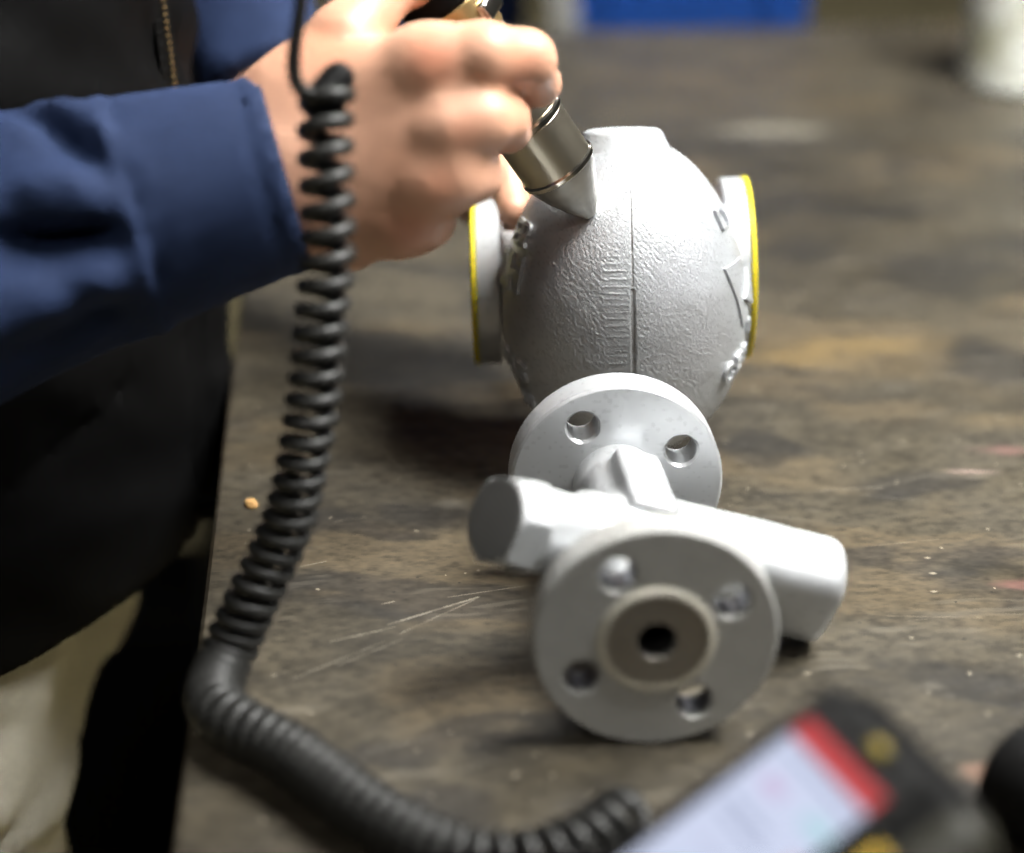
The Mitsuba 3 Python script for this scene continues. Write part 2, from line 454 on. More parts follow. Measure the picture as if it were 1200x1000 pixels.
tt = np.linspace(0.03, math.pi - 0.03, 460)
pp = np.r_[np.linspace(-1.9, 1.9, 620), np.linspace(1.9, 2 * math.pi - 1.9, 90)[1:-1]]
tg, pg = np.meshgrid(tt, pp, indexing="ij")
P = dome(tg, pg)
e = 1e-4
nrm = np.cross(dome(tg, pg + e) - dome(tg, pg - e), dome(tg + e, pg) - dome(tg - e, pg))
nrm /= np.linalg.norm(nrm, axis=-1, keepdims=True)
if (nrm * P).sum() < 0:
    nrm = -nrm
x, z = P[..., 0], P[..., 2]
front = (P[..., 1] < 0) * np.clip((0.066 - z) / 0.006, 0, 1)
def rot(seed):
    return np.linalg.qr(np.random.default_rng(seed).normal(size=(3, 3)))[0]


g1 = sum(meshkit.noise(P @ rot(k) * f_ + 3 * k, k) for k, f_ in enumerate((780, 820, 900, 990))) / 4
g2 = sum(meshkit.noise(P @ rot(9 + k) * f_ + k, k) for k, f_ in enumerate((1250, 1400, 1150))) / 3
disp = 0.00050 * np.clip(g1 - 0.5, -.2, .12) + 0.00042 * (g2 - .5) + 0.0008 * (meshkit.fbm(P * 60, 2, 5) - 0.5)
rougher = np.clip(0.95 - z / 0.05 * 0.45 - x / 0.06 * 0.3, 0.45, 1.7)
disp *= rougher
xs = x - 0.0012 + 0.0003 * (meshkit.noise(P * 160) - 0.5)
gw = np.where(z < 0.022, 0.00095, 0.0004)
disp -= front * np.where(z < 0.022, 0.0007, 0.00032) * np.exp(-(xs / gw) ** 4)
disp += front * 0.00025 / (1 + np.exp(-(x - 0.002) / 0.0006)) * np.exp(-((x - 0.002) / 0.012) ** 2)
band = front * np.exp(-((x + 0.0068) / 0.0052) ** 6) * np.clip((0.042 - z) / 0.012, 0, 1)
zq = z + 0.0009 * meshkit.noise(np.stack([x * 40, z * 260, z * 0], -1)) + 0.02 * x * x / 0.01
tick = np.abs(((zq / 0.0031 + 0.35 * meshkit.noise(np.stack([z * 0, z * 190, z * 0], -1), 4)) % 1) - 0.5) * 2
disp = disp * (1 - 0.5 * band) - band * 0.00010 + band * 0.00022 * (0.4 + 1.1 * meshkit.noise(np.stack([x * 120, z * 0, z * 150], -1), 8)) * np.clip((tick - 0.72) / 0.22, 0, 1)
smear = front * np.exp(-((x - 0.008) / 0.006) ** 2) * np.clip((z - 0.015) / 0.01, 0, 1)
disp += smear * 0.00016 * (meshkit.noise(np.stack([x * 60, x * 0, z * 700 + x * 900], -1), 6) - 0.5)
V = P + nrm * disp[..., None]
R, C = len(tt), len(pp)
i, j = np.meshgrid(np.arange(R - 1), np.arange(C), indexing="ij")
q = np.stack([i * C + j, (i + 1) * C + j, (i + 1) * C + (j + 1) % C, i * C + (j + 1) % C], -1).reshape(-1, 4)
V = V.reshape(-1, 3)
f = np.vstack([q[:, [0, 1, 2]], q[:, [0, 2, 3]]])
nv = len(V)
V = np.vstack([V, [[0, 0, DCZ], [0, 0, -DCZ]]])
k = np.arange(C)
f = np.vstack([f, np.stack([k * 0 + nv, k, (k + 1) % C], 1), np.stack([k * 0 + nv + 1, (R - 1) * C + (k + 1) % C, (R - 1) * C + k], 1)])
dm = trimesh.Trimesh(V, f, process=False)
if dm.volume < 0:
    dm.faces = dm.faces[:, ::-1]
dm.apply_transform(TRAP)
obj("float_trap__body", dm, "mat_cast_silver", True)
tag("float_trap", "egg shaped silver cast steam trap with two yellow edged side flanges", "steam trap")


def skew_boss(rt, rb, z0, z1, ky, seed):
    """A short cast boss with a flared foot; ky squeezes it in depth."""
    n, prof = 120, [(rb * 1.22, z0 - .006), (rb * 1.06, z0), (rb * .96, z0 + .003), (rt * 1.07, z1 - .003), (rt * 1.02, z1 - .0009), (rt * .95, z1), (rt * .5, z1 + .0001), (.0001, z1 + .0001)]
    fine = []
    for a, b in zip(prof[:-1], prof[1:]):
        fine += [(a[0] + (b[0] - a[0]) * s, a[1] + (b[1] - a[1]) * s) for s in np.linspace(0, 1, 9)[:-1]]
    fine.append(prof[-1])
    a = np.arange(n) * 2 * np.pi / n
    v = np.array([[r * math.cos(b), r * math.sin(b) * (1.0 + (ky - 1.0) * min(max((h - z0 + .004) / (z1 - z0 + .004), 0), 1)), h] for r, h in fine for b in a])
    v += (meshkit.fbm(v * 500, 2, seed)[:, None] - 0.5) * 0.0005 * np.array([1, 1, .7])
    i, j = np.meshgrid(np.arange(len(fine) - 1), np.arange(n), indexing="ij")
    q = np.stack([i * n + j, i * n + (j + 1) % n, (i + 1) * n + (j + 1) % n, (i + 1) * n + j], -1).reshape(-1, 4)
    return trimesh.Trimesh(v, np.vstack([q[:, [0, 1, 2]], q[:, [0, 2, 3]]]), process=False)


bm = skew_boss(.0185, .0250, .0690, .0838, .56, 3)
bm.apply_transform(trimesh.transformations.rotation_matrix(math.radians(-4), (1, 0, 0), (0, 0, .075)))
obj("float_trap__boss", moved(bm, TRAP), "mat_cast_silver", 50)
bt = skew_boss(.017, .021, .070, .0905, 1.0, 4)
bt.apply_transform(np.diag([1, -1, -1, 1]))
obj("float_trap__foot", moved(bt, TRAP), "mat_cast_silver", 50)
FL_X0, FL_Y, FL_Z = -0.0050, 0.044, 0.0
pipe = lathe([(.024, -.062), (.021, -.045), (.0205, 0), (.021, .045), (.024, .062)], 56)
toX = mat4((0, 1, 0), (0, 0, 1), (1, 0, 0), (FL_X0, FL_Y, FL_Z))
obj("float_trap__pipe_neck", moved(pipe, TRAP @ toX), "mat_cast_silver")
for i, s in enumerate((-1, 1)):
    disc = lathe([(.0450, .0560), (.0462, .0572), (.0462, .0672), (.0451, .0684)], 128)
    for kk in range(4):
        disc -= m3.Manifold.cylinder(.05, .007, .007, 32).translate((.0325 * math.cos(.785 + kk * 1.571), .0325 * math.sin(.785 + kk * 1.571), .04))
    cap = lathe([(.0464, .0684), (.0469, .0688), (.0469, .0701), (.0462, .0708), (.03, .0708)], 128)
    mm = TRAP @ toX @ np.diag([1, s, s, 1.0])
    n3 = f"_{i:03d}" if i else ""
    obj("float_trap__flange" + n3, moved(disc, mm), "mat_silver_paint")
    obj("float_trap__flange_cover" + n3, moved(cap, mm), "mat_yellow_plastic", label=["yellow plastic cover on the left flange", "yellow plastic cover on the right flange"][i])


def wrap(mesh, ph0, z0, lean=0.0, step=.0010):
    """Lays a flat relief (xy plane, thickness along z) on the cast body at azimuth ph0 and height z0."""
    m = mesh.copy()
    v, f = trimesh.remesh.subdivide_to_size(m.vertices, m.faces, step)
    c, s = math.cos(lean), math.sin(lean)
    X, Y, Z = c * v[:, 0] - s * v[:, 1], s * v[:, 0] + c * v[:, 1], v[:, 2]
    u = np.clip((z0 + Y) / DCZ, -.98, .98)
    t = np.arccos(u)
    ph = ph0 + X / (DA * np.maximum(np.sin(t), .3))
    p = dome(t, ph)
    n = np.cross(dome(t, ph + e) - dome(t, ph - e), dome(t + e, ph) - dome(t - e, ph))
    n /= np.linalg.norm(n, axis=1, keepdims=True)
    n *= np.sign((n * p).sum(1))[:, None]
    out = p + n * (Z[:, None] - .0004)
    out += n * (meshkit.noise(out * 900)[:, None] - .5) * .0003
    return moved(trimesh.Trimesh(out, f, process=False), TRAP)


def letters(text, h, depth=.0022):
    m = meshkit.text_mesh(text, h, depth, bold=True)
    m.apply_translation((-m.bounds[:, 0].mean(), -h / 2, 0))
    return m


LETTERS = [("ER", .0110, -1.25, .0385, 0.05), ("CH", .0170, -1.33, .0200, 0.05), ("013", .0100, -1.19, -.0250, -0.25), ("15", .007, -1.10, -.0430, -0.2),
           ("L1", .0085, 1.20, .0440, 0.0), ("CE8", .0100, 1.13, -.0270, 0.28), ("0", .008, 1.33, -.011, 0.1)]
for i, (tx, h, ph, z0, ln) in enumerate(LETTERS):
    obj("float_trap__cast_lettering" + (f"_{i:03d}" if i else ""), wrap(letters(tx, h), ph, z0, ln), "mat_cast_silver", 50)
plate = m3.CrossSection([[(.003, -.0155), (.012, -.0155), (.012, .016), (-.010, .016)]]).extrude(.0016)
obj("float_trap__emblem_plate", wrap(tri(plate), 1.10, .0075, 0.0), "mat_cast_silver", 50)
trg = m3.CrossSection([[(.008, -.008), (.008, .010), (-.004, -.002)]]).extrude(.0034)
obj("float_trap__emblem_triangle", wrap(tri(trg), 1.235, .0070, 0.0), "mat_cast_silver", 40)

# ------------------------------------------------------------------ flanged valve in front
VM = mat4(V_R, V_U, V_A, V_C)          # local x right, y up, z away from the camera along the bore (left-handed)


def vmesh(m):
    m = moved(m, VM)
    return m


def flange(z0, z1):
    d = lathe([(.0464, z0), (.0475, z0 + .0010), (.0475, z1 - .0010), (.0464, z1)], 160)
    for kk in range(4):
        a = .785 + kk * 1.571
        x, y = .0325 * math.cos(a), .0325 * math.sin(a)
        d -= m3.Manifold.cylinder(z1 - z0 + .01, .0069, .0069, 48).translate((x, y, z0 - .005))
        d -= m3.Manifold.cylinder(.0022, .0084, .0066, 48).translate((x, y, z0 - .0004))
    return d


bore = m3.Manifold.cylinder(.2, .0076, .0076, 48).translate((0, 0, -.02))
obj("flanged_valve__front_flange", vmesh(flange(0.0, .0145) - bore), "mat_machined_steel")
face = lathe([(.0195, -.0013), (.0199, -.0011), (.0199, .001)], 128) - bore - lathe([(.0088, -.0020), (.0072, -.0003)], 48)
obj("flanged_valve__raised_face", vmesh(face), "mat_turned_steel")
ring = lathe([(.0206, -.0019), (.0216, -.0016), (.0234, -.0002), (.0234, .001)], 128) - m3.Manifold.cylinder(.02, .0200, .0200, 128).translate((0, 0, -.01))
obj("flanged_valve__face_ring", vmesh(ring), "mat_bright_steel", label="pale machined ring round the dark centre face")
lin = m3.Manifold.cylinder(.0112, .0069, .0069, 40) - m3.Manifold.cylinder(.02, .0066, .0066, 40).translate((0, 0, -.005))  # thin added liner tubes, darker than the flange round them
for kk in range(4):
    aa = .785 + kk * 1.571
    obj("flanged_valve__bolt_hole_liner" + (f"_{kk:03d}" if kk else ""), vmesh(lin.translate((.0325 * math.cos(aa), .0325 * math.sin(aa), .0024))), "mat_dark_hole_liner", 40)
obj("flanged_valve__rear_flange", vmesh(flange(.1336, .1500) - bore), "mat_silver_paint")
tag("flanged_valve", "silver flanged valve with bolt holes, lying in front of the egg shaped trap", "valve")
ARM_L = unit((-.866, .22, -.40))       # hexagon-capped arm, towards the left and the camera
ARM_R = unit((1.0, 0.0, 0.0))
BC0 = np.array([0, 0, .075])


def valve_sdf(p):
    x, y, z = p.T
    rad = np.hypot(x, y)
    d = np.maximum(rad - (.0158 + .0046 * np.exp(-((z - .070) / .032) ** 2)), np.abs(z - .075) - .0600)
    d = smin(d, np.maximum(rad - .0185, np.abs(z - .018) - .010), .006)
    d = smin(d, np.maximum(rad - .0185, np.abs(z - .129) - .008), .010)
    d = smin(d, np.linalg.norm((p - BC0) * [1, 1.1, 1], axis=1) - .0205, .010)
    # left arm
    w = p - BC0 - np.array([0, -.0035, 0])
    s = w @ ARM_L
    rr = np.linalg.norm(w - s[:, None] * ARM_L, axis=1)
    arm = np.maximum(rr - (.0178 + .0035 * np.clip((.034 - s) / .004, 0, 1)), np.maximum(s - .0595, -s))
    d = smin(d, arm, .0035)
    w = p - BC0
    # right arm: thick tapered barrel with a flat cut on its front side
    s = w @ ARM_R
    rr = np.hypot(w[:, 1], w[:, 2])
    barrel = np.maximum(rr - (.0308 - .0072 * np.clip((s - .015) / .05, 0, 1)), np.maximum(s - .0885, .010 - s))
    round_end = np.hypot(np.maximum(rr - .0160, 0), np.maximum(s - .0815, 0)) - .0075
    barrel = smax(barrel, round_end, .002)
    nf = unit((0, -.28, -.96))
    cut = (w @ nf) - .0180
    cut = np.minimum(cut, 1)
    barrel = np.where(s > .050, smax(barrel, cut, .0045), barrel)
    d = smin(d, barrel, .0035)
    # identification pad on the neck
    q = np.abs(np.stack([x - .0010, y - .0150 - .05 * (.094 - z), z - .094], 1)) - np.array([.0105, .0100, .0290]) + .0035
    pad = np.linalg.norm(np.maximum(q, 0), axis=1) + np.minimum(q.max(1), 0) - .0035
    d = smin(d, pad, .0022)
    return smax(d, .0074 - rad, .0008)


vb = nets(valve_sdf, (-.062, -.034, .006), (.096, .034, .139), .0013)
obj("flanged_valve__body", vmesh(vb), "mat_silver_paint", True)
LF = axis_frame(BC0 + np.array([0, -.0035, 0]) + ARM_L * .0555, ARM_L, (0, 1, 0))
collar = lathe([(.0180, -.001), (.0192, .0005), (.0192, .0035), (.0184, .0045)], 72)
hexa = m3.Manifold.cylinder(.0140, .0195, .0195, 6).translate((0, 0, .0045)) ^ lathe([(.0205, .003), (.0205, .0155), (.0172, .0186), (.001, .0186)], 72)
obj("flanged_valve__plug_collar", vmesh(moved(collar, LF)), "mat_silver_paint")
obj("flanged_valve__hexagon_plug", vmesh(moved(hexa, LF)), "mat_silver_paint", 20, label="hexagonal screw plug closing the left arm")
obj("flanged_valve__plug_face_shade", vmesh(moved(lathe([(.0166, .0184), (.0166, .0190), (.0158, .0194), (.001, .0194)], 72), LF)), "mat_plug_face_shade", 30, label="end face of the hexagon plug with shade put into its dark colour")  # thin disc added; its dark colour paints the shade on this end
obj("flanged_valve__bore", vmesh(m3.Manifold.cylinder(.128, .0074, .0074, 40).translate((0, 0, .0015)) - m3.Manifold.cylinder(.07, .0068, .0068, 40).translate((0, 0, .0005))), "mat_bore_shade", 40)  # added liner; near-black colour stands for the shade deep inside
nub = m3.Manifold.sphere(.0036, 24).scale((1, 1, .8))
obj("flanged_valve__cast_nub", vmesh(moved(nub, mat4((1, 0, 0), (0, 1, 0), (0, 0, 1), BC0 + np.array([.052, -.0125, -.0165])))), "mat_silver_paint")
padt = letters("15", .0085, .0012)
PM = mat4((1, 0, 0), (0, 0, 1), (0, 1, 0), (.0010, .0225, .100))
pt = moved(padt, PM)
obj("flanged_valve__pad_lettering", vmesh(pt), "mat_silver_paint", 30)

# ------------------------------------------------------------------ marking tool
TIP = np.array([0.0350, 0.0, 0.0])
d0 = 0.90
for _ in range(60):                     # where the sight line of the tip meets the cast body
    w = TRAP[:3, :3].T @ (at(693, 253, d0) - TRAP_O)
    u = np.clip(w[2] / DCZ, -.99, .99)
    rr = math.sqrt(1 - u * u) ** 0.92 * (1 - 0.075 * u)
    if math.hypot(w[0] / DA, w[1] / DB) < rr:
        d0 -= .002
    else:
        d0 += .0005
TIP = at(693, 253, d0 - .0008)
TOOL_D = unit((-.54, -.131, .838))
TM = axis_frame(TIP, TOOL_D, (0, -1, 0)) @ np.diag([1.15, 1.15, 1.09, 1.0])
tl = "marking_tool__"
obj(tl + "tip", moved(lathe([(.0014, 0), (.0026, .0005), (.0074, .0080), (.0118, .0165), (.0142, .0225), (.0152, .0262)], 72), TM), "mat_tip_steel")
obj(tl + "barrel", moved(lathe([(.0146, .0285), (.0152, .0290), (.0152, .0512), (.0148, .0518)], 96), TM), "mat_tool_steel")
obj(tl + "ring", moved(lathe([(.0150, .0258), (.0160, .0266), (.0160, .0282), (.0150, .0290)], 96), TM), "mat_tool_ring")
obj(tl + "ring_001", moved(lathe([(.0148, .0515), (.0159, .0522), (.0159, .0540), (.0150, .0548)], 96), TM), "mat_tool_ring")
obj(tl + "grip", moved(lathe([(.0142, .0545), (.0146, .0560), (.0146, .0935), (.0142, .0945)], 96), TM), "mat_tool_steel")
obj(tl + "sleeve", moved(lathe([(.0142, .0943), (.0152, .0955), (.0152, .1120), (.0146, .1130)], 96), TM), "mat_brass", label="brass coloured sleeve")
obj(tl + "tail_cap", moved(lathe([(.0145, .1128), (.0166, .1150), (.0172, .190), (.0140, .203), (.0060, .206), (.0055, .222)], 72), TM), "mat_black_plastic", label="black tail cap")
tag("marking_tool", "steel marking pen with pointed tip, held against the egg shaped trap", "marking tool")
bt = rbox(.010, .016, .007, .0025, 12)
obj(tl + "button", moved(bt, axis_frame(TIP + TOOL_D * .116 + np.array([.0150, -.006, .006]), unit((.75, -.45, .45)), TOOL_D)), "mat_tool_ring")

# ------------------------------------------------------------------ person
GR = lambda pts, rs: [(at(*a), r) for a, r in zip(pts, rs)]
right_fingers = [
    GR([(500, 74, .789), (566, 66, .786), (616, 70, .796), (630, 98, .822), (600, 108, .844)], [.0150, .0139, .0121, .0094, .0078]),
    GR([(528, 150, .789), (565, 142, .788), (588, 140, .798), (596, 152, .826), (578, 162, .848)], [.0138, .0124, .0111, .0092, .0078]),
    GR([(508, 212, .795), (535, 207, .794), (556, 206, .803), (560, 206, .830), (544, 212, .850)], [.0130, .0116, .0104, .0088, .0076]),
    GR([(468, 264, .808), (492, 262, .808), (506, 260, .816), (510, 250, .838), (496, 242, .852)], [.0118, .0098, .0092, .0080, .0070])]
right_thumb = GR([(345, 120, .806), (402, 48, .808), (458, -18, .822), (556, -34, .846)], [.0200, .0150, .0122, .0100])
palm_r = [((340, 130, .808), (500, 80, .790), .0215, .0165), ((335, 165, .812), (528, 152, .792), .0240, .0160), ((340, 210, .812), (508, 214, .798), .0250, .0150),
          ((350, 250, .815), (468, 262, .810), .0235, .0135), ((400, 265, .825), (470, 225, .835), .020, .016), ((470, 112, .802), (532, 110, .7985), .0170, .0125), ((480, 182, .805), (530, 179, .8015), .0160, .0120), ((375, 112, .808), (495, 114, .803), .022, .0165), ((390, 180, .808), (500, 182, .803), .022, .0150), ((385, 235, .812), (485, 238, .810), .021, .0135)]


def hand(p, fingers, thumb, palm):
    d = None
    for a, b, r0, r1 in palm:
        c = cone(p, at(*a) if len(a) == 3 and a[0] > 5 else a, at(*b) if len(b) == 3 and b[0] > 5 else b, r0, r1)
        d = c if d is None else smin(d, c, .010)
    for ch in [*fingers, thumb]:
        f = None
        for (a, r0), (b, r1) in zip(ch[:-1], ch[1:]):
            c = cone(p, a, b, r0, r1)
            f = c if f is None else smin(f, c, .004)
        near = np.linalg.norm(p - ch[0][0], axis=1)
        k = .0016 + .0080 * np.clip((.040 - near) / .022, 0, 1)
        d = smin(d, f, k)
    return d


ELBOW_R, SHOULDER_R = at(-400, 345, .80), np.array([-.40, .80, .46])
WR = at(335, 190, .812)
HEAD = np.array([-.255, .965, .70])


def right_hand(p):
    d = hand(p, right_fingers, right_thumb, palm_r)
    return smin(d, cone(p, at(230, 215, .812), WR, .034, .030), .010)


def bounds(points, pad):
    a = np.array(points)
    return a.min(0) - pad, a.max(0) + pad


rp = [a for ch in right_fingers + [right_thumb] for a, _ in ch] + [at(230, 215, .812), at(400, 290, .83)]
lo, hi = bounds(rp, .042)
hand_r = nets(right_hand, lo, hi, .0024)

# the left hand holds the trap's left flange from behind
LW, LE, LS = at(340, 170, 1.13), at(205, -160, 1.25), np.array([-.22, 1.25, .46])
LP = at(540, 215, 1.055)
left_fingers = [[(LP + np.array(o), .0120), (LP + np.array(o) + np.array([.030, -.010, -.022]), .0105), (LP + np.array(o) + np.array([.038, -.022, -.046]), .0092), (LP + np.array(o) + np.array([.034, -.028, -.064]), .0080)]
                for o in ((.022, -.012, .004), (.014, .008, .0), (.004, .026, -.006), (-.008, .042, -.014))]
left_thumb = GR([(520, 195, 1.03), (560, 190, 1.005), (592, 208, .985), (602, 248, .972)], [.0150, .0125, .0110, .0088])
palm_l = [(LW, LP + np.array([.022, -.012, .004]), .024, .016), (LW, LP + np.array([.004, .026, -.006]), .026, .016), (LW, LP + np.array([-.008, .042, -.014]), .024, .014)]


def left_hand(p):
    d = hand(p, left_fingers, left_thumb, palm_l)
    return smin(d, cone(p, LE * .3 + LW * .7, LW, .034, .028), .01)


lo, hi = bounds([a for ch in left_fingers + [left_thumb] for a, _ in ch] + [LW, LE * .25 + LW * .75], .036)
hand_l = nets(left_hand, lo, hi, .0034)
NECK = HEAD + np.array([-.035, .005, -.16])


def head(p):
    F, S, U = np.array([.92, -.30, -.25]), np.array([-.31, -.95, 0]), np.array([.22, -.07, .97])
    w = p - HEAD
    l = np.stack([w @ F, w @ S, w @ U], 1)
    d = (np.linalg.norm(l / [.094, .075, .112], axis=1) - 1) * .075
    d = smin(d, (np.linalg.norm((l - [.035, 0, -.075]) / [.055, .052, .045], axis=1) - 1) * .045, .03)
    d = smin(d, cone(l, [.088, 0, .012], [.112, 0, -.022], .007, .012), .012)
    for s in (-1, 1):
        d = smin(d, (np.linalg.norm((l - [-.008, s * .078, -.008]) / [.018, .008, .032], axis=1) - 1) * .008, .006)
        d = smax(d, -(np.linalg.norm(l - [.094, s * .032, .012], axis=1) - .013), .010)
        d = smin(d, np.linalg.norm(l - [.076, s * .032, .012], axis=1) - .0125, .004)
    d = smin(d, cone(l, [.083, -.020, -.058], [.083, .020, -.058], .007, .007), .008)
    d = smax(d, -cone(l, [.098, -.020, -.057], [.098, .020, -.057], .0045, .0045), .004)
    d = smin(d, cone(p, HEAD + U * -.06, NECK, .052, .056), .03)
    return smin(d, cone(p, NECK, NECK + np.array([-.03, .01, -.10]), .060, .09), .04)


hd = nets(head, HEAD - [.19, .17, .30], HEAD + [.17, .17, .14], .0045)
obj("person__body", cat(hand_r, hand_l, hd), "mat_skin", True)
tag("person", "person in navy shirt, black vest and beige trousers holding the marking pen", "person")


def hair(p):
    F, S, U = np.array([.92, -.30, -.25]), np.array([-.31, -.95, 0]), np.array([.22, -.07, .97])
    w = p - HEAD
    l = np.stack([w @ F, w @ S, w @ U], 1)
    d = (np.linalg.norm((l - [-.008, 0, .008]) / [.098, .082, .115], axis=1) - 1) * .082 + .004 * (meshkit.fbm(p * 60, 3) - .5)
    return smax(smax(d, (l[:, 0] - .055) - .8 * (l[:, 2] - .045), .01), -l[:, 2] - .05, .01)


obj("person__hair", nets(hair, HEAD - [.15, .14, .14], HEAD + [.15, .14, .15], .005), "mat_hair", True)

# sleeves: the right one fills the left of the picture
CUFF = at(336, 203, .812)
CA, CB = at(333, 203, .812), at(-30, 300, .800)
CD = unit(CA - CB)
CN = unit(np.cross(CD, at(0, 0, 1) - at(0, 100, 1)))


def sleeve_r(p):
    w = p - CA
    s = -(w @ CD)                         # metres up the arm from the cuff edge
    q = w + s[:, None] * CD
    q2 = q - .000 * CD
    rad = np.linalg.norm(q2, axis=1)
    upv = unit(np.array([0, SP, CP]) - CD * np.dot(CD, [0, SP, CP]))
    ang = np.arctan2(q2 @ unit(np.cross(upv, CD)), q2 @ upv)
    r = .0392 + .016 * np.clip(s / .13, 0, 1.4) + .0020 * np.cos(2 * ang + .6)
    past = np.clip((s - .060) / .02, 0, 1)
    soft = np.clip((s - .012) / .05, 0, 1)
    r = r + .0016 * np.exp(-((s - .0645) / .0028) ** 4) - .0012 * np.exp(-((s - .0600) / .0018) ** 2) + .0007 * np.clip((.0085 - s) / .002, 0, 1) - .0010 * np.exp(-((s - .0100) / .0016) ** 2)
    r = r + soft * .006 * (meshkit.fbm(np.stack([s * 14 + 2.2 * ang, ang * 1.6, s * 6], 1) + 3, 3, 8) - .5)
    # deep folds where the sleeve bunches towards the elbow
    r = r + past * (-.0210 * np.exp(-(np.maximum(ang - (-1.72 + 4.2 * (s - .09)), 0) / .09) ** 2 - (np.minimum(ang - (-1.72 + 4.2 * (s - .09)), 0) / .22) ** 2) * np.clip((s - .060) / .012, 0, 1)
                    + .0085 * np.exp(-((ang - (-1.36 + 3.0 * (s - .09))) / .22) ** 2)
                    + .0070 * np.exp(-((ang - (-2.15)) / .26) ** 2)
                    - .0050 * np.exp(-((ang - (-2.6)) / .2) ** 2) - .004 * np.exp(-((s - .135 - .02 * ang) / .009) ** 2))
    r = r + np.clip((s - .045) / .02, 0, 1) * (-.0085 * np.exp(-((s - (.093 + (ang + .44) / 38)) / .0062) ** 2) * np.exp(-((ang + .8) / .55) ** 2)
                    + .0040 * np.exp(-((s - (.079 + (ang + .44) / 34)) / .006) ** 2) * np.exp(-((ang + .75) / .6) ** 2)
                    - .0035 * np.exp(-((s - (.052 - (ang + 1.9) / 60)) / .004) ** 2) * np.exp(-((ang + 2.0) / .5) ** 2))
    fine = meshkit.fbm(np.stack([s * 55 + 5 * ang, ang * 5 - s * 30, s * 25], 1), 3, 17) - .5
    r = r + .0032 * soft * fine * (.4 + .6 * past)
    d = smax(rad - r, s - .168, .02)
    d = smin(d, cone(p, CB + CD * -.02, ELBOW_R, .058, .064), .015)
    d = smin(d, cone(p, ELBOW_R, SHOULDER_R, .066, .078) - .006 * (meshkit.fbm(p * [22, 22, 30], 2, 4) - .5), .03)
    d = smax(d, -s, .0015)
    return smax(d, -np.maximum(rad - (r - .0055), s - .010), .001)


lo, hi = bounds([CA, CB, ELBOW_R, SHOULDER_R], .085)
sr = nets(sleeve_r, lo, hi, .0033)
sw = -((sr.vertices - CA) @ CD)
near_cut = (np.abs(sw) < .0030) & (np.linalg.norm(sr.vertices - CA, axis=1) < .07)
sr.vertices = sr.vertices + np.where(near_cut, sw, 0)[:, None] * CD


def sleeve_l(p):
    a, b = LE * .15 + LW * .85, LE
    d = cone(p, a, b, .044, .052) + .012 * (meshkit.fbm(p * [30, 30, 22], 3, 2) - .5)
    d = smin(d, cone(p, LE, LS, .060, .076), .03)
    return smax(d, (p - a) @ unit(a - b), .002)


lo, hi = bounds([LW, LE, LS], .09)
sl = nets(sleeve_l, lo, hi, .0055)
TC = np.array([-.336, .955])
TF = unit((math.cos(math.radians(-17)), math.sin(math.radians(-17)), 0))
TS = np.array([-TF[1], TF[0], 0])


def torso(p, grow, z0, z1, folds=0.0):
    w = p - np.array([*TC, 0])
    z = p[:, 2]
    a = np.interp(z, [-.10, -.02, .08, .20, .34, .46, .53], [.156, .160, .158, .154, .148, .115, .06]) + grow
    b = np.interp(z, [-.10, -.02, .10, .22, .36, .46, .53], [.205, .212, .206, .205, .215, .195, .08]) + grow
    cx = np.interp(z, [-.10, .10, .30, .53], [0, 0, -.006, -.02])
    u, v = (w @ TF - cx) / a, (w @ TS) / b
    d = ((np.abs(u) ** 2.4 + np.abs(v) ** 2.4) ** (1 / 2.4) - 1) * np.minimum(a, b)
    if folds:
        d = d + folds * (meshkit.fbm(np.stack([p[:, 0] * 9, p[:, 1] * 9, z * 22 + p[:, 1] * 9], 1), 3, 12) - .5)
    return smax(smax(d, z - z1, .012), z0 - z, .006)


lo3, hi3 = np.array([TC[0] - .28, TC[1] - .30, -.14]), np.array([TC[0] + .27, TC[1] + .30, .57])
core = nets(lambda p: torso(p, -.016, -.06, .50), lo3, hi3, .011)
obj("person__shirt", cat(sr, sl, core), "mat_navy_cloth", True, label="navy blue long sleeved work shirt")


def vest_sdf(p):
    d = torso(p, .004, -.068, .50, .020)
    w = p - np.array([*TC, 0])
    v = w @ TS
    z = p[:, 2]
    for c, wd, dep in ((-.0, .0032, -.010), (.021, .0025, -.004), (-.021, .0025, -.004)):
        d = d - dep * np.exp(-((v - c - VSH) / wd) ** 2) * ((w @ TF) > 0)
    d = d + .004 * np.exp(-((z - .045 - .25 * (v + .05)) / .0035) ** 2) * (v < -.02)
    for c in (SHOULDER_R + np.array([.02, .02, -.10]), np.array([-.24, 1.19, .36])):
        d = smax(d, -(np.linalg.norm((p - c) * [1, 1, .8], axis=1) - .10), .01)
    return d


VSH = 0.062
obj("person__vest", nets(vest_sdf, lo3, hi3, .0065), "mat_black_cloth", True, label="black padded sleeveless vest")
# zip: two columns of brass teeth on a dark tape
zz = np.linspace(.115, .30, 160)
zp = []
for z in zz:
    t = np.linspace(.05, .30, 600)
    pts = np.array([*TC, 0]) + TF * t[:, None] + TS * VSH + np.array([0, 0, z])
    dd = torso(pts, .004, -.2, .6)
    zp.append(pts[np.argmax(dd > 0)] + TF * -.0005)
zp = np.array(zp)
tape = []
for k in range(len(zp) - 1):
    pass
tp_v = np.vstack([zp + TS * -.009 + TF * -.001, zp + TS * .009 + TF * -.001, zp + TS * .009 - TF * .004, zp - TS * .009 - TF * .004])
n = len(zp)
k = np.arange(n - 1)
qs = [np.stack([a * n + k, b * n + k, b * n + k + 1, a * n + k + 1], 1) for a, b in ((0, 1), (1, 2), (2, 3), (3, 0))]
obj("person__vest__zip_tape", (tp_v, np.vstack(qs)), "mat_black_trim", False)
teeth = []
box = rbox(.0013, .0028, .0011, .0003, 6)
